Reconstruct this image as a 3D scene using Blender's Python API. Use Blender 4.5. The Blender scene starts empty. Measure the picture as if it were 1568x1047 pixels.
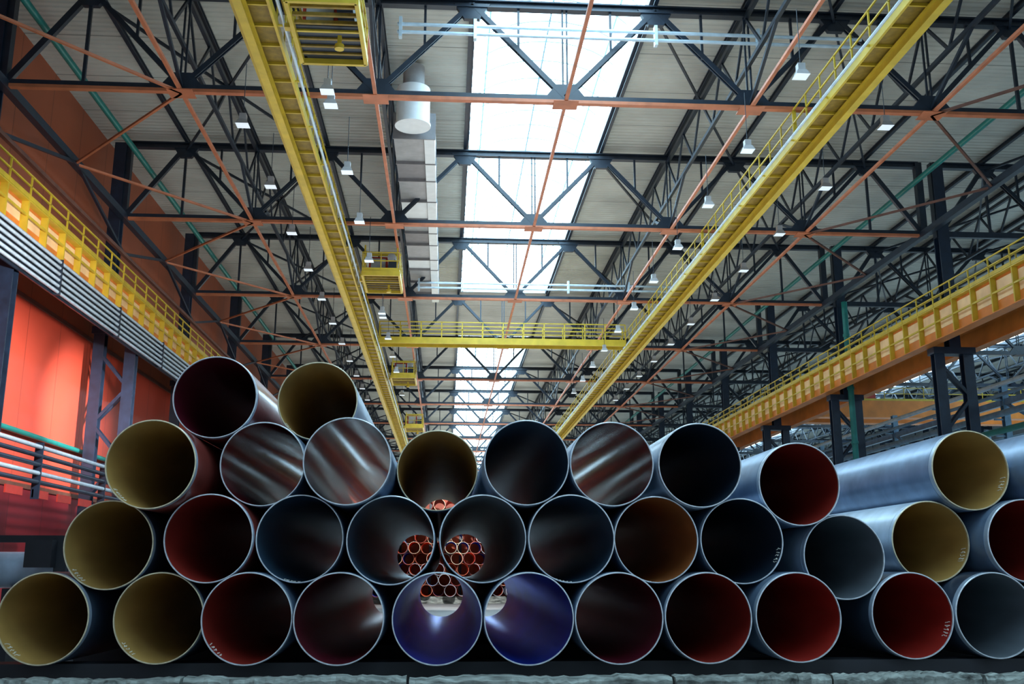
import bpy, math, random
from mathutils import Vector
random.seed(7)
S = bpy.context.scene
CZ = 2.2          # camera height above the floor
CX = 3.65         # centre line of the main nave
# ------------------------------------------------------------------ materials
def mat(name, col, rough=0.5, metal=0.0, var=0.15, scale=3.0, bump=0.0, coat=0.0, stretch=(1,1,1), emit=None, estr=0.0):
    m = bpy.data.materials.new(name); m.use_nodes = True
    nt = m.node_tree; b = nt.nodes['Principled BSDF']
    tc = nt.nodes.new('ShaderNodeTexCoord'); mp = nt.nodes.new('ShaderNodeMapping')
    mp.inputs['Scale'].default_value = stretch
    nz = nt.nodes.new('ShaderNodeTexNoise'); nz.inputs['Scale'].default_value = scale; nz.inputs['Detail'].default_value = 5
    nt.links.new(tc.outputs['Object'], mp.inputs[0]); nt.links.new(mp.outputs[0], nz.inputs['Vector'])
    cr = nt.nodes.new('ShaderNodeValToRGB')
    cr.color_ramp.elements[0].position = 0.3; cr.color_ramp.elements[1].position = 0.7
    cr.color_ramp.elements[0].color = tuple(c*(1-var) for c in col)+(1,)
    cr.color_ramp.elements[1].color = tuple(min(1, c*(1+var)) for c in col)+(1,)
    nt.links.new(nz.outputs['Fac'], cr.inputs[0]); nt.links.new(cr.outputs[0], b.inputs['Base Color'])
    b.inputs['Roughness'].default_value = rough; b.inputs['Metallic'].default_value = metal
    b.inputs['Coat Weight'].default_value = coat; b.inputs['Coat Roughness'].default_value = 0.12
    if bump:
        bp = nt.nodes.new('ShaderNodeBump'); bp.inputs['Strength'].default_value = bump; bp.inputs['Distance'].default_value = 0.05
        nt.links.new(nz.outputs['Fac'], bp.inputs['Height']); nt.links.new(bp.outputs[0], b.inputs['Normal'])
    if emit:
        b.inputs['Emission Color'].default_value = emit+(1,); b.inputs['Emission Strength'].default_value = estr
    return m

def panel_mat(name, col, axis, period, depth=0.5, rough=0.6, var=0.1, rib=None):
    """ribbed / seamed sheet metal: dark joint every `period` metres along axis"""
    m = mat(name, col, rough, 0, var, 0.35)
    nt = m.node_tree; b = nt.nodes['Principled BSDF']
    tc = nt.nodes.new('ShaderNodeTexCoord'); sp = nt.nodes.new('ShaderNodeSeparateXYZ')
    nt.links.new(tc.outputs['Object'], sp.inputs[0])
    dv = nt.nodes.new('ShaderNodeMath'); dv.operation = 'DIVIDE'; dv.inputs[1].default_value = period
    fr = nt.nodes.new('ShaderNodeMath'); fr.operation = 'FRACT'
    lt = nt.nodes.new('ShaderNodeMath'); lt.operation = 'LESS_THAN'; lt.inputs[1].default_value = 0.05/period
    nt.links.new(sp.outputs[axis], dv.inputs[0]); nt.links.new(dv.outputs[0], fr.inputs[0]); nt.links.new(fr.outputs[0], lt.inputs[0])
    mx = nt.nodes.new('ShaderNodeMix'); mx.data_type = 'RGBA'
    mu = nt.nodes.new('ShaderNodeMath'); mu.operation = 'MULTIPLY'; mu.inputs[1].default_value = depth
    nt.links.new(lt.outputs[0], mu.inputs[0]); nt.links.new(mu.outputs[0], mx.inputs['Factor'])
    src = b.inputs['Base Color'].links[0].from_socket
    nt.links.new(src, mx.inputs['A']); mx.inputs['B'].default_value = (0.01, 0.01, 0.01, 1)
    nt.links.new(mx.outputs['Result'], b.inputs['Base Color'])
    if rib:
        ax, per = rib
        ml = nt.nodes.new('ShaderNodeMath'); ml.operation = 'MULTIPLY'; ml.inputs[1].default_value = 2*math.pi/per
        sn = nt.nodes.new('ShaderNodeMath'); sn.operation = 'SINE'
        nt.links.new(sp.outputs[ax], ml.inputs[0]); nt.links.new(ml.outputs[0], sn.inputs[0])
        bp = nt.nodes.new('ShaderNodeBump'); bp.inputs['Strength'].default_value = 0.7; bp.inputs['Distance'].default_value = 0.04
        nt.links.new(sn.outputs[0], bp.inputs['Height']); nt.links.new(bp.outputs[0], b.inputs['Normal'])
    return m

M_BLACK = mat('steel_black_paint', (0.010, 0.018, 0.032), 0.42, 0, 0.3)
M_NAVY = mat('steel_navy_paint', (0.009, 0.019, 0.040), 0.42, 0, 0.3)
M_ORANGE = mat('steel_orange_primer', (0.46, 0.14, 0.06), 0.5, 0, 0.2, 2)
M_RUST = mat('steel_rust_primer', (0.13, 0.05, 0.032), 0.6, 0, 0.25, 2)
M_YELLOW = mat('yellow_paint', (0.58, 0.41, 0.03), 0.42, 0, 0.15, 2)
M_YELDK = mat('yellow_grating', (0.24, 0.15, 0.012), 0.55, 0, 0.25, 6)
M_CREAM = mat('cream_orange_panel', (0.90, 0.56, 0.28), 0.5, 0, 0.2, 1.2)
M_GORANGE = mat('girder_orange', (0.66, 0.20, 0.03), 0.5, 0, 0.2, 1)
M_TEAL = mat('teal_pipe_paint', (0.01, 0.18, 0.155), 0.4, 0, 0.15)
M_SILVER = mat('galvanised', (0.55, 0.68, 0.78), 0.35, 0.3, 0.15)
M_DUCTW = mat('duct_white', (0.80, 0.83, 0.85), 0.5, 0, 0.05)
M_DUCTG = mat('duct_grey', (0.36, 0.36, 0.37), 0.5, 0.1, 0.12)
M_DUCTG2 = mat('duct_grey_dark', (0.22, 0.21, 0.22), 0.5, 0.1, 0.12)
M_RED = mat('red_cabinet_paint', (0.42, 0.03, 0.02), 0.45)
M_DARK = mat('dark_steel', (0.006, 0.006, 0.010), 0.6, 0, 0.3)  # near-black steel, slightly mottled
M_LAMP = mat('lamp_diffuser', (0.7, 0.78, 0.85), 0.4, 0, 0.02, emit=(0.8, 0.92, 1.0), estr=0.35)
M_RIM = mat('bare_steel_bevel', (0.60, 0.62, 0.66), 0.38, 0.3, 0.2, 9)
M_RIMY = mat('bare_steel_bevel_yellowed', (0.68, 0.57, 0.38), 0.38, 0.2, 0.2, 9)
M_RIMR = mat('primed_orange_rim', (0.75, 0.18, 0.08), 0.4, 0, 0.2, 3)
M_CHALK = mat('chalk_marking', (0.85, 0.82, 0.72), 0.9, 0, 0.05)
M_FLOOR = mat('concrete_floor', (0.3, 0.29, 0.28), 0.55, 0, 0.25, 0.4, 0.1)
M_TIMBER = mat('weathered_timber', (0.19, 0.205, 0.185), 0.85, 0, 0.85, 3, 1.0, stretch=(0.8, 3, 3))
M_ROOF = panel_mat('roof_sheet', (0.49, 0.49, 0.44), 'Y', 3.0, 0.55, 0.6, 0.2, rib=('Y', 0.3))
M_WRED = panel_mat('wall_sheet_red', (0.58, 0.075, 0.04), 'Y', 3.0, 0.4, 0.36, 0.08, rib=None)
M_WRED_DIM = panel_mat('wall_sheet_red_dimmed', (0.34, 0.085, 0.035), 'Y', 3.0, 0.5, 0.5, 0.12)  # same red sheet as below; weaker light up there put into the colour
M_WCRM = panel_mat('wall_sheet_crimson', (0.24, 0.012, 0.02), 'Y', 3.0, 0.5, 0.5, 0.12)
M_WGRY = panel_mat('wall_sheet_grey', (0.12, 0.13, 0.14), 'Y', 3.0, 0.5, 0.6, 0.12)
M_SKY = mat('skylight_polycarbonate', (0.8, 0.9, 1.0), 0.5, 0, 0.02, emit=(0.55, 0.83, 1.0), estr=7.5)
M_WIN = mat('window_glazing', (0.6, 0.75, 0.9), 0.3, 0, 0.05, emit=(0.45, 0.75, 1.0), estr=1.8)
M_RIB = mat('skylight_rib', (0.25, 0.40, 0.47), 0.5)
M_BLUEST = mat('blue_grey_steel', (0.16, 0.27, 0.38), 0.4, 0.1, 0.2)
M_BACKING = mat('backing_orange', (0.75, 0.10, 0.03), 0.5, 0, 0.5, 1.0)  # for the added sheet behind the distant stack

# ------------------------------------------------------------------ mesh builder
class MB:
    def __init__(s): s.v=[]; s.f=[]; s.m=[]; s.mats=[]; s.sm=[]
    def mi(s, m):
        if m not in s.mats: s.mats.append(m)
        return s.mats.index(m)
    def add(s, vs, fs, m, smooth=False):
        o=len(s.v); s.v.extend([tuple(v) for v in vs]); k=s.mi(m)
        for f in fs: s.f.append([i+o for i in f]); s.m.append(k); s.sm.append(smooth)
    def box(s, a, b, m):
        x0,y0,z0=a; x1,y1,z1=b
        vs=[(x0,y0,z0),(x1,y0,z0),(x1,y1,z0),(x0,y1,z0),(x0,y0,z1),(x1,y0,z1),(x1,y1,z1),(x0,y1,z1)]
        s.add(vs,[(0,3,2,1),(4,5,6,7),(0,1,5,4),(1,2,6,5),(2,3,7,6),(3,0,4,7)],m)
    def beam(s, p, q, w, h, m):
        p=Vector(p); q=Vector(q); d=(q-p).normalized()
        up=Vector((0,0,1)) if abs(d.z)<0.97 else Vector((0,1,0))
        sd=d.cross(up).normalized(); u=sd.cross(d).normalized()
        sd*=w/2; u*=h/2
        vs=[p-sd-u,p+sd-u,p+sd+u,p-sd+u,q-sd-u,q+sd-u,q+sd+u,q-sd+u]
        s.add(vs,[(0,1,2,3),(7,6,5,4),(0,4,5,1),(1,5,6,2),(2,6,7,3),(3,7,4,0)],m)
    def ibeam(s, p, q, w, h, m, t=0.04):
        p=Vector(p); q=Vector(q); d=(q-p).normalized()
        up=Vector((0,0,1)) if abs(d.z)<0.97 else Vector((0,1,0))
        sd=d.cross(up).normalized(); u=sd.cross(d).normalized()
        s.beam(p,q,t,h-2*t,m)
        for k in (-1,1):
            o=u*k*(h/2-t/2); s.beam(p+o,q+o,w,t,m)
    def tube(s, p, q, r, m, n=12, caps=True):
        p=Vector(p); q=Vector(q); d=(q-p).normalized()
        up=Vector((0,0,1)) if abs(d.z)<0.97 else Vector((0,1,0))
        a=d.cross(up).normalized(); b=a.cross(d)
        vs=[]
        for c in (p,q):
            for i in range(n):
                t=2*math.pi*i/n; vs.append(c+a*math.cos(t)*r+b*math.sin(t)*r)
        fs=[(i,(i+1)%n,n+(i+1)%n,n+i) for i in range(n)]
        s.add(vs,fs,m,True)
        if caps: s.add(vs,[tuple(range(n))[::-1],tuple(range(n,2*n))],m)
    def mesh(s, name):
        me=bpy.data.meshes.new(name); me.from_pydata(s.v,[],s.f)
        for m in s.mats: me.materials.append(m)
        me.polygons.foreach_set('material_index', s.m); me.polygons.foreach_set('use_smooth', s.sm)
        me.update(); return me
    def obj(s, name, loc=(0,0,0), parent=None):
        return put(s.mesh(name), name, loc, parent)
def put(me, name, loc=(0,0,0), parent=None):
    o=bpy.data.objects.new(name, me); S.collection.objects.link(o); o.location=loc
    if parent: o.parent=parent
    return o

# ------------------------------------------------------------------ building shell
Y0, Y1 = -6.5, 185.5
TR = [5.5+12*i for i in range(15)]          # truss planes
ZB, ZT, ZD = CZ+14.8, CZ+18.2, CZ+18.62      # bottom chord, top chord, roof deck
XL, XC = -15.2, 21.65
CX2 = CX+36.1
XR = CX2+18.4
SK = (CX-2.95, CX+2.95)
mb=MB(); mb.box((XL-2,Y0-30,-0.3),(XR+2,Y1+1,0),M_FLOOR); mb.obj('floor')
mb=MB()
SK2=(CX2+3,CX2+7)
for a,b in ((XL,SK[0]),(SK[1],SK2[0]),(SK2[1],XR)): mb.box((a,Y0,ZD),(b,Y1,ZD+0.2),M_ROOF)
mb.box((SK[0],65.5,ZD),(SK[1],78.5,ZD+0.2),M_ROOF)
mb.obj('ceiling')
mb=MB()
mb.box((XL-0.3,Y0,0),(XL,Y1,CZ+3.0),M_WCRM); mb.box((XL-0.3,Y0,CZ+3.0),(XL,Y1,CZ+9.6),M_WRED); mb.box((XL-0.3,Y0,CZ+9.6),(XL,Y1,ZD+0.2),M_WRED_DIM)
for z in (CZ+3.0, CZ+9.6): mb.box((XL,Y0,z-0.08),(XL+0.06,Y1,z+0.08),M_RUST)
mb.obj('wall_left')
mb=MB(); mb.box((XR,Y0,0),(XR+0.3,Y1,ZD+0.2),M_WGRY)
mb.obj('wall_right')
mb=MB(); mb.box((XR-0.1,20,CZ+3),(XR-0.02,Y1-5,CZ+8),M_WIN)
for i in range(28): y=20+i*6; mb.box((XR-0.2,y-0.1,CZ+3),(XR-0.1,y+0.1,CZ+8),M_BLACK)
mb.box((XR-0.2,20,CZ+5.4),(XR-0.1,Y1-5,CZ+5.6),M_BLACK); mb.obj('window_1')
mb=MB(); mb.box((XL,Y1,0),(XR,Y1+0.3,ZD+0.2),M_WGRY); mb.obj('wall_far')
mb=MB(); mb.box((CX-9,Y1-0.1,CZ+6),(CX+9,Y1-0.02,CZ+15),M_WIN)
for i in range(7): x=CX-9+i*3; mb.box((x-0.1,Y1-0.2,CZ+6),(x+0.1,Y1-0.1,CZ+15),M_BLACK)
for z in (6,9,12,15): mb.box((CX-9,Y1-0.2,CZ+z-0.08),(CX+9,Y1-0.1,CZ+z+0.08),M_BLACK)
mb.obj('window_2')

def skylight(x0,x1,ya,yb,rise,name):
    mb=MB(); n=14; cx=(x0+x1)/2; hw=(x1-x0)/2
    pts=[(cx-hw*math.cos(math.pi*i/n), ZD+0.25+rise*math.sin(math.pi*i/n)) for i in range(n+1)]
    vs=[];fs=[]
    for (x,z) in pts: vs+= [(x,ya,z),(x,yb,z)]
    for i in range(n): fs.append((2*i,2*i+1,2*i+3,2*i+2))
    mb.add(vs,fs,M_SKY,True)
    for y in (ya,yb):
        vs=[(x,y,z) for x,z in pts]; mb.add(vs,[tuple(range(n+1))],M_SKY)
    y=ya
    while y<=yb+0.01:
        for i in range(n):
            mb.beam((pts[i][0],y,pts[i][1]-0.05),(pts[i+1][0],y,pts[i+1][1]-0.05),0.05,0.05,M_RIB)
        y+=1.5
    for x in (x0,x1): mb.box((x-0.06,ya,ZD-0.05),(x+0.06,yb,ZD+0.3),M_NAVY)
    for k in (3,7,11): mb.beam((pts[k][0],ya,pts[k][1]-0.08),(pts[k][0],yb,pts[k][1]-0.08),0.06,0.05,M_RIB)
    mb.obj(name)
skylight(SK[0],SK[1],Y0,65.5,1.6,'roof_skylight')
skylight(SK[0],SK[1],78.5,Y1,1.6,'roof_skylight')
skylight(SK2[0],SK2[1],Y0,Y1,1.0,'roof_skylight')

# ------------------------------------------------------------------ trusses
P=6.1; HS=17.7
def truss_mesh(low, name):
    mb=MB()
    mb.beam((-HS,0,ZB),(HS,0,ZB),0.2,0.11,low); mb.beam((-HS,0,ZB+0.14),(HS,0,ZB+0.14),0.12,0.16,M_BLACK)
    mb.ibeam((-HS,0,ZT),(HS,0,ZT),0.28,0.28,M_BLACK,0.05)
    bots=[(k*P) for k in range(-2,3)]; tops=[(k+0.5)*P for k in range(-3,3)]
    for b in bots:
        for t in (b-P/2,b+P/2):
            for o in (-0.07,0.07): mb.beam((b,o,ZB+0.15),(t,o,ZT),0.05,0.16,M_BLACK)
            mb.beam(((b+t)/2,0,(ZB+ZT)/2),((b+t)/2,0,ZT),0.08,0.09,M_BLACK)
        for o in (-0.07,0.07): mb.beam((b+o,0,ZB),(b+o,0,ZT),0.06,0.06,M_BLACK)
        mb.add([(b-0.75,0.09,ZB+0.02),(b+0.75,0.09,ZB+0.02),(b+0.3,0.09,ZB+0.6),(b-0.3,0.09,ZB+0.6),
                (b-0.75,-0.09,ZB+0.02),(b+0.75,-0.09,ZB+0.02),(b+0.3,-0.09,ZB+0.6),(b-0.3,-0.09,ZB+0.6)],
               [(3,2,1,0),(4,5,6,7),(0,1,5,4),(1,2,6,5),(2,3,7,6),(3,0,4,7)],M_BLACK)
        mb.box((b-0.4,-0.32,ZB-0.09),(b+0.4,0.32,ZB-0.065),low)
    for t in tops:
        mb.add([(t-0.6,0.09,ZT),(t+0.6,0.09,ZT),(t+0.25,0.09,ZT-0.55),(t-0.25,0.09,ZT-0.55),
                (t-0.6,-0.09,ZT),(t+0.6,-0.09,ZT),(t+0.25,-0.09,ZT-0.55),(t-0.25,-0.09,ZT-0.55)],
               [(0,1,2,3),(7,6,5,4),(4,5,1,0),(5,6,2,1),(6,7,3,2),(7,4,0,3)],M_BLACK)
    for s in (-1,1):
        mb.beam((s*2.5*P,0,ZT),(s*HS,0,ZB),0.16,0.2,M_BLACK)
        mb.beam((s*HS,0,ZB-0.1),(s*HS,0,ZT+0.1),0.3,0.3,M_BLACK)
        mb.beam((s*2.5*P,0,ZT),(s*2.5*P,0,ZB),0.1,0.1,M_BLACK)
    return mb.mesh(name)
me1=truss_mesh(M_ORANGE,'roof_truss'); me2=truss_mesh(M_BLACK,'roof_truss_dark')
for y in TR:
    put(me1,'roof_truss',(CX,y,0)); put(me2,'roof_truss',(CX2,y,0))
# longitudinal lattice trusses
mb=MB()
za,zb=ZT-0.15,ZT-1.9
mb.beam((0,TR[0],za),(0,TR[-1],za),0.14,0.16,M_BLACK); mb.beam((0,TR[0],zb),(0,TR[-1],zb),0.12,0.14,M_BLACK)
for y in TR[:-1]:
    for k in range(4):
        a=y+3*k
        mb.beam((0,a,za),(0,a+1.5,zb),0.07,0.10,M_BLACK); mb.beam((0,a+1.5,zb),(0,a+3,za),0.07,0.10,M_BLACK)
    mb.beam((0,y,ZB+0.1),(0,y+3,zb),0.1,0.12,M_BLACK); mb.beam((0,y+12,ZB+0.1),(0,y+9,zb),0.1,0.12,M_BLACK)
mel=mb.mesh('longitudinal_truss')
for c in (CX,CX2):
    for k in (-2,-1,1,2): put(mel,'longitudinal_truss',(c+k*P,0,0))
# purlins
mb=MB()
for c in (CX,CX2):
    for k in range(-5,6):
        x=c+k*P/2
        if abs(k)<1: continue
        if c==CX2 and SK2[0]-0.3<x<SK2[1]+0.3: continue
        mb.ibeam((x,Y0,ZT+0.27),(x,Y1,ZT+0.27),0.14,0.2,M_BLACK,0.03)
mb.obj('roof_purlins')
# horizontal bracing
mb=MB()
for k in range(-2,3):
    mb.beam((CX+k*P,TR[0],ZB-0.02),(CX+k*P,TR[-1],ZB-0.02),0.11,0.1,M_ORANGE)
for y in TR[:-1]:
    for s in (-1,1):
        n=CX+s*2*P; w=CX+s*(HS-0.1)
        m=M_ORANGE if s<0 else M_RUST
        mb.beam((n,y,ZB-0.05),(w,y+6,ZB-0.05),0.09,0.08,m); mb.beam((w,y+6,ZB-0.05),(n,y+12,ZB-0.05),0.09,0.08,m)
    for c,ks in ((CX,(-2.5,0.5,1.5)),(CX2,(-2.5,-1.5,0.5,1.5))):
        for k in ks:
            a=c+k*P; b=a+P
            mb.beam((a,y,ZT-0.2),(b,y+12,ZT-0.2),0.08,0.1,M_BLACK)
            if c==CX2 or k<0: mb.beam((b,y,ZT-0.2),(a,y+12,ZT-0.2),0.08,0.1,M_BLACK)
for x in (CX-HS+0.1,CX+HS-0.1):
    mb.beam((x,TR[0],ZB),(x,TR[-1],ZB),0.25,0.3,M_BLACK)
mb.beam((CX-HS+0.15,TR[0],ZB-1.6),(CX-HS+0.15,TR[-1],ZB-1.6),0.14,0.14,M_RUST)
for y in TR[:-1]:
    mb.beam((CX-HS+0.15,y,ZB-1.6),(CX-HS+0.15,y+6,ZB),0.1,0.12,M_BLACK); mb.beam((CX-HS+0.15,y+12,ZB-1.6),(CX-HS+0.15,y+6,ZB),0.1,0.12,M_BLACK)
mb.obj('roof_bracing')

# ------------------------------------------------------------------ columns
def column_mesh(off, zt):
    mb=MB()
    for x in (-0.65,0.65): mb.ibeam((x,0,0.05),(x,0,zt),0.45,0.4,M_NAVY,0.05)
    z=0.6; k=0
    while z<zt-1.4:
        a,b=(-0.65,0.65) if k%2 else (0.65,-0.65)
        mb.beam((a,-0.15,z),(b,-0.15,z+1.5),0.08,0.12,M_NAVY); mb.beam((a,0.15,z),(b,0.15,z+1.5),0.08,0.12,M_NAVY)
        z+=1.5; k+=1
    mb.box((-0.95,-0.3,zt-0.3),(0.95,0.3,zt),M_NAVY)
    mb.box((-1.0,-0.4,0),(1.0,0.4,0.08),M_NAVY)
    mb.ibeam((off,0,zt),(off,0,ZT),0.5,0.5,M_NAVY,0.06)
    return mb.mesh('hall_column')
ml=column_mesh(-0.5,CZ+9.95); mr=column_mesh(0.08,CZ+9.6)
for y in TR[1:]:
    put(ml,'hall_column',(-13.85,y,0)); put(mr,'hall_column',(22.1,y,0)); 
    if y>20: put(ml,'hall_column',(XR-1.3,y,0))

# ------------------------------------------------------------------ crane runways
def railing(mb, p, q, h, m, sp=1.5, r=0.025, bars=(1.0,0.55), toe=True):
    p=Vector(p); q=Vector(q); L=(q-p).length; n=max(1,int(L/sp)); d=(q-p)/n
    for i in range(n+1):
        a=p+d*i; mb.beam(a,a+Vector((0,0,h)),2*r,2*r,m)
    for b in bars: mb.beam(p+Vector((0,0,h*b)),q+Vector((0,0,h*b)),2*r,2*r,m)
    if toe: mb.beam(p+Vector((0,0,0.08)),q+Vector((0,0,0.08)),0.02,0.15,m)
def runway(x, s, name, zb):
    mb=MB(); ya,yb=TR[0],TR[-1]; zt=CZ+11.0
    mb.box((x-0.02,ya,zb),(x+0.02,yb,zt),M_GORANGE)
    mb.box((x-0.25,ya,zb-0.04),(x+0.25,yb,zb),M_GORANGE); mb.box((x-0.25,ya,zt),(x+0.25,yb,zt+0.04),M_YELLOW)
    mb.box((x-0.05,ya,zt+0.04),(x+0.05,yb,zt+0.16),M_BLACK)
    lo=zb+0.33*(zt-zb)
    y=ya
    while y<yb:
        mb.box((x+s*0.03-0.01,y+0.1,lo),(x+s*0.03+0.01,y+1.4,zt-0.12),M_CREAM)
        mb.box((min(x,x+s*0.24),y-0.035,zb),(max(x,x+s*0.24),y+0.035,zt),M_YELLOW)
        y+=1.5
    mb.beam((x+s*0.2,ya,(zb+zt)/2+0.05),(x+s*0.2,yb,(zb+zt)/2+0.05),0.05,0.07,M_YELLOW)
    mb.box((min(x-s*0.25,x-s*0.95),ya,zt),(max(x-s*0.25,x-s*0.95),yb,zt+0.05),M_YELDK)
    railing(mb,(x-s*0.92,ya,zt+0.05),(x-s*0.92,yb,zt+0.05),1.0,M_YELLOW)
    railing(mb,(x+s*0.24,ya,zt+0.05),(x+s*0.24,yb,zt+0.05),0.75,M_YELLOW)
    mb.obj(name)
runway(-13.05,1,'crane_runway_girder',CZ+10.0); runway(20.95,-1,'crane_runway_girder',CZ+9.65); runway(23.4,1,'crane_runway_girder',CZ+9.65)
# service pipes under the left runway
mb=MB()
for i in range(6): mb.tube((-12.70,TR[0],CZ+9.85-0.2*i),(-12.70,TR[-1],CZ+9.85-0.2*i),0.055,M_SILVER,10)
mb.box((-12.88,TR[0],CZ+8.75),(-12.83,TR[-1],CZ+9.93),M_BLACK)
for y in range(8,170,6): mb.box((-12.83,y,CZ+8.75),(-12.62,y+0.06,CZ+9.94),M_BLACK)
mb.obj('service_pipe_bundle')
mb=MB()
for i in range(5): mb.tube((-12.7,TR[0],CZ+3.8-0.27*i),(-12.7,TR[-1],CZ+3.8-0.27*i),0.07,M_SILVER if i in (0,3) else M_NAVY,10)
for y in range(8,170,2): mb.box((-12.83,y,CZ+2.25),(-12.78,y+1.2,CZ+2.5),M_RED)
for y in range(8,170,6): mb.box((-12.87,y,CZ+2.2),(-12.62,y+0.06,CZ+3.95),M_NAVY)
mb.obj('cable_tray')
mb=MB(); mb.tube((-15.0,TR[0],CZ+4.8),(-15.0,TR[-1],CZ+4.8),0.1,M_TEAL,12); mb.obj('teal_wall_pipe')
mb=MB(); mb.tube((-13.0,TR[0],CZ+16.9),(-13.0,TR[-1],CZ+16.9),0.12,M_TEAL,12); mb.obj('teal_roof_pipe')
mb=MB(); mb.tube((20.6,TR[0],CZ+16.9),(20.6,TR[-1],CZ+16.9),0.12,M_TEAL,12); mb.obj('teal_roof_pipe')
mb=MB(); x,y=22.17,52.8
mb.tube((x,y,0),(x,y,ZB),0.16,M_TEAL,14)
for z in (3,6,9,12,15): mb.tube((x,y,z),(x,y,z+0.15),0.2,M_TEAL,14)
mb.obj('teal_downpipe')
# pipe galleries in the neighbouring bay
mb=MB()
for z,r,m in ((CZ+8.8,0.12,M_SILVER),(CZ+8.3,0.09,M_BLUEST),(CZ+7.4,0.16,M_BLUEST),(CZ+6.6,0.16,M_TEAL),(CZ+5.4,0.12,M_SILVER)):
    mb.tube((-0.4,20,z),(-0.4,170,z),r,m,12)
mb.beam((0,20,CZ+8.0),(0,170,CZ+8.0),0.2,0.3,M_BLUEST); mb.beam((0,20,CZ+5.0),(0,170,CZ+5.0),0.2,0.3,M_BLUEST)
for y in range(22,170,6):
    mb.ibeam((0,y,0),(0,y,CZ+9.2),0.3,0.3,M_BLUEST); mb.beam((0,y,CZ+5),(0,y+6,CZ+8),0.1,0.14,M_BLUEST)
    for z in (8.65,8.15,7.2,6.4,5.25): mb.box((-0.6,y-0.05,CZ+z-0.08),(0,y+0.05,CZ+z),M_BLUEST)
mg=mb.mesh('pipe_gallery')
put(mg,'pipe_gallery',(26.9,0,0)); put(mg,'pipe_gallery',(36.0,0,0))

# ------------------------------------------------------------------ high walkways
ZW=CZ+13.75
def walkway(x, name, rside):
    mb=MB(); ya,yb=TR[0],TR[-1]; w=0.45
    mb.box((x-w,ya,ZW),(x+w,yb,ZW+0.04),M_YELDK)
    for s in (-1,1): mb.box((x+s*w-0.035,ya,ZW-0.16),(x+s*w+0.035,yb,ZW+0.1),M_YELLOW)
    y=ya
    while y<yb: mb.box((x-w,y-0.025,ZW-0.08),(x+w,y+0.025,ZW),M_YELLOW); y+=1.0
    mb.ibeam((x-rside*0.2,ya,ZW-0.27),(x-rside*0.2,yb,ZW-0.27),0.22,0.34,M_YELLOW,0.04)
    for s in (-1,1): railing(mb,(x+s*w,ya,ZW+0.1),(x+s*w,yb,ZW+0.1),0.9,M_YELLOW,1.2,0.022,(1.0,0.5),False)
    for yy in TR:
        for s in (-1,1): mb.beam((x+s*w*0.9,yy,ZW),(x+s*w*0.9,yy,ZB),0.1,0.1,M_YELLOW)
    mb.tube((x+rside*(w+0.22),ya,ZW-0.1),(x+rside*(w+0.22),yb,ZW-0.1),0.045,M_SILVER,8)
    y=ya
    while y<yb: mb.box((min(x+rside*w,x+rside*(w+0.22)),y-0.03,ZW-0.06),(max(x+rside*w,x+rside*(w+0.22)),y+0.03,ZW-0.02),M_YELLOW); y+=3
    mb.obj(name)
walkway(-5.0,'roof_walkway',1); walkway(11.6,'roof_walkway',-1)
mb=MB(); y=59.4
mb.box((-4.2,y-0.5,ZW),(10.8,y+0.5,ZW+0.04),M_YELDK)
for s in (-1,1):
    mb.box((-4.2,y+s*0.5-0.04,ZW-0.3),(10.8,y+s*0.5+0.04,ZW+0.1),M_YELLOW)
    railing(mb,(-4.2,y+s*0.5,ZW+0.1),(10.8,y+s*0.5,ZW+0.1),0.95,M_YELLOW,1.2,0.03,(1.0,0.5),False)
mb.obj('cross_walkway')

# service platforms beside the left walkway
def platform_mesh():
    mb=MB(); X=0.85
    mb.box((-X,-0.2,0),(X,1.5,0.05),M_BLACK)
    for k in range(9): y=-1.5+k*0.375; mb.box((-X,y-0.04,-0.05),(X,y+0.04,0.04),M_YELDK if k%4 else M_YELLOW)
    for s in (-1,1):
        mb.box((s*X-0.05,-1.5,-0.15),(s*X+0.05,1.5,0.08),M_YELLOW); mb.box((-X,s*1.5-0.05,-0.15),(X,s*1.5+0.05,0.08),M_YELLOW)
        railing(mb,(s*X,-1.5,0.08),(s*X,1.5,0.08),0.9,M_YELLOW,0.75,0.02); railing(mb,(-X,s*1.5,0.08),(X,s*1.5,0.08),0.9,M_YELLOW,0.75,0.02)
    mb.box((-0.7,0.2,0.07),(0.2,1.2,1.3),M_RED); mb.box((-0.6,0.14,0.2),(0.1,0.2,1.2),M_DUCTG)
    mb.box((0.3,-0.9,0.07),(0.7,0.6,0.8),M_BLACK)
    mb.tube((0.45,-0.9,0.95),(0.45,0.9,0.95),0.2,M_DUCTG,16)
    for x in (-X+.1,X-.1):
        for yy in (-1.4,1.4): mb.beam((x,yy,0),(x,yy,1.35),0.07,0.07,M_YELLOW)
    mb.beam((-X,0,1.35),(X,0,1.35),0.1,0.12,M_YELLOW)
    mb.beam((0.3,0,-0.15),(0.3,0,-0.4),0.1,0.1,M_YELLOW); mb.tube((0.3,0,-0.52),(0.3,0,-0.4),0.12,M_YELLOW,12)
    mb.box((-X-0.25,-0.1,0.0),(-X,0.1,0.12),M_YELLOW)
    return mb.mesh('crane_service_platform')
mp=platform_mesh()
for y in (23.3,46.0,71,96): put(mp,'crane_service_platform',(-3.2,y,CZ+13.5))

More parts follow.
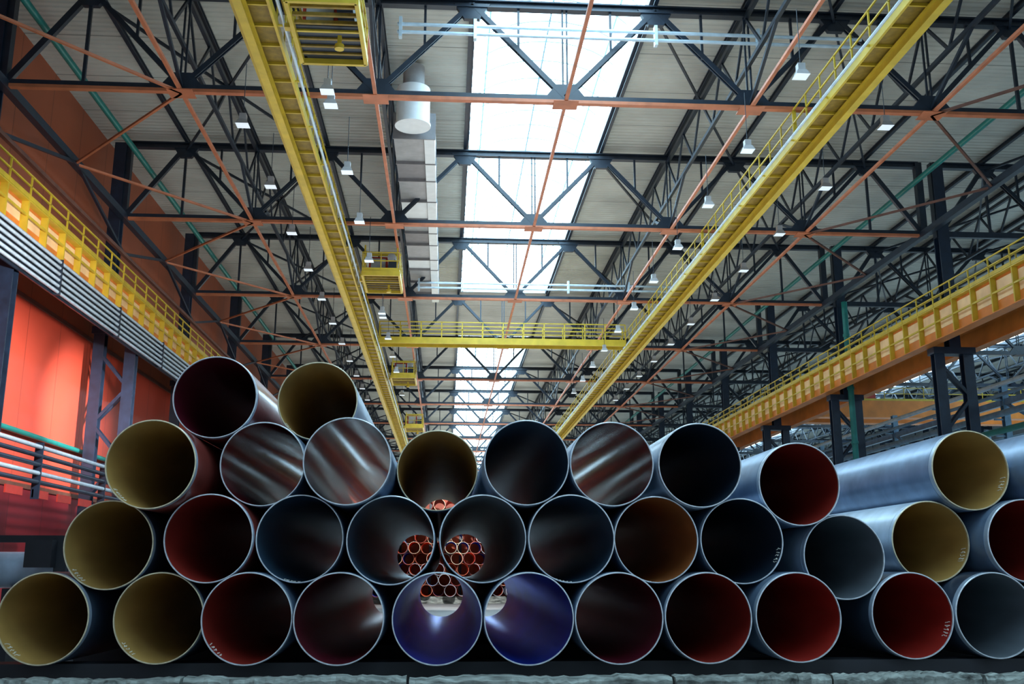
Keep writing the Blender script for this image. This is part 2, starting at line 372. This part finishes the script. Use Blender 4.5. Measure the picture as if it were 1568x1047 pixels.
# duct
mb=MB(); y=35.0; i=0
while y<58:
    L=random.choice((1.8,2.4,2.4))
    mb.box((-1.05,y+0.02,CZ+15.9),(-0.65,y+L-0.02,CZ+16.9),M_DUCTW)
    mb.box((-2.2,y+0.02,CZ+16.0),(-1.07,y+L-0.02,CZ+16.8),(M_DUCTG,M_DUCTG2,M_DUCTG,M_DUCTW)[i%4])
    mb.box((-2.22,y-0.04,CZ+15.87),(-0.62,y+0.02,CZ+16.93),M_DUCTG2)
    y+=L; i+=1
mb.tube((-1.45,34.2,CZ+16.1),(-1.45,34.2,CZ+17.5),0.62,M_DUCTW,32)
mb.tube((-1.45,34.2,CZ+16.02),(-1.45,34.2,CZ+16.1),0.66,M_DUCTW,32)
mb.tube((-1.45,34.2,CZ+17.5),(-1.45,34.2,CZ+18.4),0.4,M_DUCTG,24)
mb.obj('ventilation_duct')
# cross conduits
mb=MB()
for y,h in ((29.1,16.9),(53.1,15.3)):
    for o in (0,0.28):
        mb.tube((-1.8,y,CZ+h+o),(13.5,y,CZ+h+o),0.06,M_SILVER,8)
    for x in (-1.7,SK[0],SK[1],10): mb.box((x-0.05,y-0.1,CZ+h-0.2),(x+0.05,y+0.1,CZ+h+0.5),M_SILVER)
mb.obj('roof_conduits')

# pendant lamps
mb=MB(); 
mb.tube((0,0,0.2),(0,0,1.9),0.012,M_BLACK,6)
mb.box((-0.10,-0.10,0.06),(0.10,0.10,0.26),M_DUCTG)
a,b=0.12,0.19
mb.add([(-a,-a,0.06),(a,-a,0.06),(a,a,0.06),(-a,a,0.06),(-b,-b,-0.1),(b,-b,-0.1),(b,b,-0.1),(-b,b,-0.1)],[(0,1,5,4),(1,2,6,5),(2,3,7,6),(3,0,4,7)],M_DUCTG)
mb.add([(-b,-b,-0.1),(b,-b,-0.1),(b,b,-0.1),(-b,b,-0.1)],[(0,3,2,1)],M_LAMP)
mp=mb.mesh('pendant_lamp')
for x,y0 in ((-6.2,27.8),(-3.45,21.5),(9.3,23.8),(12.9,26.7)):
    for i in range(11):
        y=y0+4.85*i
        if x==-3.45 and any(abs(y-q)<1.9 for q in (23.3,46,71)): y+=4
        put(mp,'pendant_lamp',(x,y,CZ+13.0))

# crane bridge in the neighbouring bay
mb=MB(); mb.box((24.3,74,CZ+11.6),(XR-2.5,75,CZ+12.9),M_GORANGE); mb.box((24.3,77,CZ+11.6),(XR-2.5,78,CZ+12.9),M_GORANGE)
mb.box((23.7,73.5,CZ+11.2),(24.4,78.5,CZ+11.7),M_YELLOW); railing(mb,(24.3,74,CZ+12.9),(XR-2.5,74,CZ+12.9),1.0,M_YELLOW)
mb.box((30,74,CZ+12.95),(33,78,CZ+14),M_RED)
mb.obj('overhead_crane')

# ------------------------------------------------------------------ pipes
R=0.71; RI=0.684
def coat(name,c,rough=0.3,coatw=0.0,metal=0.0,spec=0.5,bump=0.03):
    m=mat(name,c,rough,metal,0.28,1.3,bump,coatw,stretch=(1,0.25,1)); m.node_tree.nodes['Principled BSDF'].inputs['Specular IOR Level'].default_value=spec; return m
IN={'ochre':coat('lining_ochre',(0.44,0.26,0.075),0.48,spec=0.3),'red':coat('lining_dark_red',(0.28,0.024,0.016),0.48,metal=0.3,spec=0.3),
    'redb':coat('lining_red',(0.38,0.026,0.018),0.48,metal=0.25,spec=0.3),'navy':coat('lining_navy',(0.008,0.05,0.55),0.34,metal=0.88),
    'slate':coat('lining_slate',(0.045,0.095,0.16),0.42,metal=0.5),'maroon':coat('lining_maroon_gloss',(0.15,0.012,0.018),0.15,0.5,bump=0),
    'dkmaroon':coat('lining_dark_maroon',(0.17,0.014,0.03),0.40,metal=0.6),
    'grey':coat('lining_grey',(0.15,0.175,0.20),0.48,metal=0.2,spec=0.35),'orange':coat('lining_orange_brown',(0.38,0.13,0.035),0.46,metal=0.3),
    'black':coat('lining_black',(0.022,0.04,0.07),0.44,metal=0.5),'glossg':coat('lining_grey_gloss',(0.085,0.07,0.09),0.15,0.5,bump=0),
    'vivid':coat('lining_vivid_orange',(0.9,0.14,0.03),0.5),'blue':coat('lining_bright_blue',(0.03,0.09,0.5),0.5),'pale':coat('lining_pale',(0.7,0.75,0.8),0.5)}
OUT={'steel':mat('outer_blue_grey',(0.16,0.235,0.35),0.38,0.35,0.25,2,0.05,0.1),'dark':mat('outer_dark',(0.045,0.065,0.10),0.35,0.2,0.3,2,0.05,0.2),
     'rust':mat('outer_red_brown',(0.24,0.045,0.035),0.28,0.1,0.3,2,0.05,0.3),'light':mat('outer_light_grey',(0.34,0.41,0.50),0.38,0.2,0.2,2,0.05,0.1),
     'vividout':mat('outer_vivid_orange',(0.7,0.12,0.03),0.4,0,0.2,2)}
def pipe(x,y,z,L,inn,out,name='steel_pipe',marks=0,rimm=None,n=96,R=R,RI=RI):
    mb=MB(); rm=rimm or M_RIM
    def ring(a,b,m,flip=False):
        vs=[]
        for (r,yy) in (a,b):
            for i in range(n):
                t=2*math.pi*i/n; vs.append((r*math.cos(t),yy,r*math.sin(t)))
        fs=[(i,(i+1)%n,n+(i+1)%n,n+i) for i in range(n)]
        if flip: fs=[f[::-1] for f in fs]
        mb.add(vs,fs,m,True)
    om=OUT[out]; im=IN[inn]
    ring((R-0.004,0.012),(R-0.004,0.13),OUT['light'],False); ring((R-0.004,0.13),(R,0.14),om); ring((R,0.14),(R,L-0.17),om); ring((R-0.004,L-0.17),(R-0.004,L),OUT['light'])
    ring((R-0.004,0.012),(R-0.012,0.0),rm,True); ring((R-0.012,0.0),(RI+0.003,0.0),rm,True); ring((RI+0.003,0.0),(RI,0.015),rm,True)
    ring((RI,0.015),(RI,0.035),rm,True); ring((RI,0.035),(RI,L),im,True); ring((RI,L),(R-0.004,L),rm,True)
    if marks:
        rr=RI-0.004
        def pt(a,yy): return (rr*math.cos(a),yy,rr*math.sin(a))
        rnd=random.Random(int(x*100)+marks)
        a0=math.radians({1:215,2:330,3:250}[marks])
        for g in range(5):
            base=a0+g*0.085
            pts=[(base+rnd.uniform(-0.025,0.025),0.1+0.04*j+rnd.uniform(-0.01,0.01)) for j in range(5)]
            if g%2: pts.append(pts[0])
            for p,q in zip(pts[:-1],pts[1:]): mb.beam(pt(*p),pt(*q),0.010,0.010,M_CHALK)
    return mb.obj(name,(x,y,z))
def nest(a,b,R=R):
    d=2*R+0.006
    dx,dz=b[0]-a[0],b[1]-a[1]; L=math.hypot(dx,dz); h=math.sqrt(d*d-L*L/4)
    return ((a[0]+b[0])/2-dz/L*h,(a[1]+b[1])/2+dx/L*h)
z0=0.78+R+0.004
B=[(x,z0) for x in (-6.25,-4.51,-3.08,-1.65,-0.12,1.31,2.74,4.18,5.68,7.8,9.24,10.68,12.12)]
R2=[nest(B[i],B[i+1]) for i in range(12)]
R3=[nest(R2[i],R2[i+1]) for i in (0,1,2,3,4,5,6,7)]+[nest(R2[9],R2[10]),nest(R2[10],R2[11])]
R4=[nest(R3[0],R3[1]),nest(R3[1],R3[2])]
yb=[16.5,16.61,16.3,16.2,16.1,16.03,16.1,16.15,16.26,16.75,16.75,16.6,16.8]
y2=[16.6,16.5,16.6,16.3,16.4,16.3,16.54,16.65,16.85,17.35,16.8,16.9]
y3=[16.05,16.9,16.1,17.5,16.4,16.5,16.4,16.7,17.1,16.4]
y4=[16.95,17.67]
cb=['ochre','ochre','red','dkmaroon','navy','navy','dkmaroon','red','redb','redb','grey','black','red']
c2=['ochre','red','slate','slate','grey','slate','orange','black','grey','ochre','red','slate']
c3=['ochre','maroon','glossg','ochre','slate','maroon','black','red','ochre','black']
c4=['dkmaroon','ochre']
ob=['dark','dark','steel','steel','steel','steel','steel','dark','steel','dark','dark','steel','steel']
o2=['dark','rust','steel','steel','steel','dark','steel','steel','light','light','steel','steel']
o3=['rust','steel','steel','steel','light','steel','light','steel','steel','steel']
o4=['rust','light']
mk={0:[1,1,1,0,0,0,0,0,0,2,0,0,0],1:[1,0,3,0,0,3,0,2,0,2,0,0],2:[1,0,0,0,3,0,0,0,2,0],3:[0,1]}
for r,(pos,ys,cs,os_) in enumerate(((B,yb,cb,ob),(R2,y2,c2,o2),(R3,y3,c3,o3),(R4,y4,c4,o4))):
    for i,(p,y,c,o) in enumerate(zip(pos,ys,cs,os_)):
        pipe(p[0],y,p[1],17.0+random.uniform(-.15,.15),c,o,marks=mk[r][i],rimm=M_RIMY if c=='ochre' else None)
# second stack of slimmer pipes farther down the hall, in front of an added backing sheet
r2,ri2=0.42,0.395
base=[(-9+0.85*i,0.5+r2) for i in range(25)]
rows=[base]
for k in range(8): rows.append([nest(rows[-1][i],rows[-1][i+1],r2) for i in range(len(rows[-1])-1)])
for row in rows:
    for p in row:
        pipe(p[0],72+random.uniform(-1.8,1.8),p[1],4.3,random.choice(('vivid','redb','blue','pale','vivid','vivid')),random.choice(('vividout','steel','light','vividout')),n=24,R=r2,RI=ri2,rimm=random.choice((M_RIMR,M_RIM,M_RIMY,M_RED)))
mb=MB()
for y in (73.9,74.4): mb.box((-10.5,y-0.2,0),(13,y+0.2,0.495),M_TIMBER)
mb.obj('pipe_support_bearer')
mb=MB(); mb.box((-10.5,78.4,0),(13,78.55,8.2),M_BACKING)  # added sheet blocking the bright view through the pipes, orange behind each bore
for i in range(11): x=-10.4+i*2.3; mb.box((x-0.1,78.25,0),(x+0.1,78.4,8.4),M_NAVY)
mb.box((-10.5,78.25,8.2),(13,78.6,8.4),M_NAVY); mb.obj('stack_backing')
# stand below the front stack
mb=MB()
for y in (17.2,21,25,29,32): mb.box((-7.2,y-0.25,0.3),(13,y+0.25,0.78),M_DARK)
for x in (-7.0,-3,1,5,9,12.6): mb.box((x-0.2,16.95,0),(x+0.2,32.3,0.3),M_DARK)
for i in range(12):
    x=-6.9+i*1.72; mb.box((x,17.0,0.0),(x+0.9,17.1,0.75),M_DARK)
mb.box((-7.2,17.12,0),(13,17.2,0.3),M_DARK)
mb.obj('pipe_storage_cradle')
# rough timber curb in front
mb=MB(); x=-9.5
rnd=random.Random(3)
while x<14:
    L=rnd.uniform(2.2,4.0); n=44
    prof=[]; off=rnd.uniform(-0.02,0.02)
    for j in range(n+1):
        xx=x+0.02+(L-0.04)*j/n
        t=0.765+off+rnd.uniform(-0.014,0.016)+0.012*math.sin(xx*3); f=14.62+rnd.uniform(-0.03,0.03)
        prof.append([(xx,f+0.05,0.38),(xx,f-0.01,t-0.05+rnd.uniform(-.02,.01)),(xx,f+0.04,t),(xx,14.9,t+0.005),(xx,14.92,0.38)])
    vs=[p for c in prof for p in c]; fs=[]
    for j in range(n):
        for k in range(5): fs.append((j*5+k,j*5+(k+1)%5,(j+1)*5+(k+1)%5,(j+1)*5+k))
    fs.append((4,3,2,1,0)); fs.append(tuple(n*5+k for k in range(5)))
    mb.add(vs,[f[::-1] for f in fs],M_TIMBER); x+=L
for i in range(9): mb.box((-9+i*2.8,14.68,0),(-8.6+i*2.8,14.9,0.38),M_DARK)
mb.obj('timber_curb')

# left: roller rack with pale pipe lying across
mb=MB()
mb.tube((-14.2,25,CZ+0.05),(-8.3,25,CZ+0.05),0.42,OUT['light'],40)
for x in (-12.5,-10.1,-9.0): mb.box((x-0.12,24.4,0),(x+0.12,25.6,CZ-0.37),M_DARK)
mb.beam((-14.3,24.3,CZ+0.75),(-8.2,24.3,CZ+0.75),0.15,0.16,M_DARK)
for x in (-14,-11,-8.9): mb.box((x-0.14,24.2,0),(x+0.14,24.38,CZ+0.8),M_DARK)
mb.box((-9.6,23.9,CZ+0.1),(-9.0,24.2,CZ+0.72),M_DARK)
mb.obj('roller_conveyor_rack')

# ------------------------------------------------------------------ light
def area(name,loc,rot,sx,sy,p,col=(1,1,1)):
    l=bpy.data.lights.new(name,'AREA'); l.shape='RECTANGLE'; l.size=sx; l.size_y=sy; l.energy=p; l.color=col
    o=bpy.data.objects.new(name,l); S.collection.objects.link(o); o.location=loc; o.rotation_euler=rot; return o
area('nave_bounce_fill',(CX,95,9.2),(math.pi,0,0),24,150,7400,(0.96,1.0,0.93))  # added upward fill standing in for daylight bounced off the floor
area('aisle_fill',(CX2,95,6),(math.pi,0,0),28,150,3800,(0.62,0.88,1.0))  # added upward fill to brighten the neighbouring bay, not a fixture
def spot(name,loc,tgt,p,ang,blend,col=(1,1,1),size=0.3):
    l=bpy.data.lights.new(name,'SPOT'); l.energy=p; l.spot_size=math.radians(ang); l.spot_blend=blend; l.color=col; l.shadow_soft_size=size
    o=bpy.data.objects.new(name,l); S.collection.objects.link(o); o.location=loc
    o.rotation_euler=(Vector(tgt)-Vector(loc)).to_track_quat('-Z','Y').to_euler()
spot('wall_patch_fill',(-6,22,9),(-15.2,34,6.5),8000,85,0.9,(1,0.92,0.88))  # this and the next spots are added to make the wall's bright patches
spot('wall_patch_fill',(-7,36,9.5),(-15.2,41,8.0),12000,45,1.0,(1,0.95,0.97))
spot('wall_patch_fill',(-7,30,9.5),(-15.2,35.2,8.0),6000,45,1.0,(1,0.95,0.97))
spot('stack_rim_fill',(1.5,52,8),(1.0,72,3),15000,60,0.6,(1,1,1))  # added fill so the front rims of the distant stack show up
w=bpy.data.worlds.new('World'); S.world=w; w.use_nodes=True
bg=w.node_tree.nodes['Background']; bg.inputs[0].default_value=(0.54,0.80,1.0,1); bg.inputs[1].default_value=0.9

# ------------------------------------------------------------------ camera
cam=bpy.data.cameras.new('camera'); co=bpy.data.objects.new('camera',cam); S.collection.objects.link(co)
cam.lens=35; cam.sensor_width=36; cam.clip_end=500
co.location=(0,0,CZ); co.rotation_euler=(math.radians(90+13.0),0,math.radians(-3.72))
S.camera=co
S.view_settings.view_transform='Standard'
S.view_settings.exposure=0.3
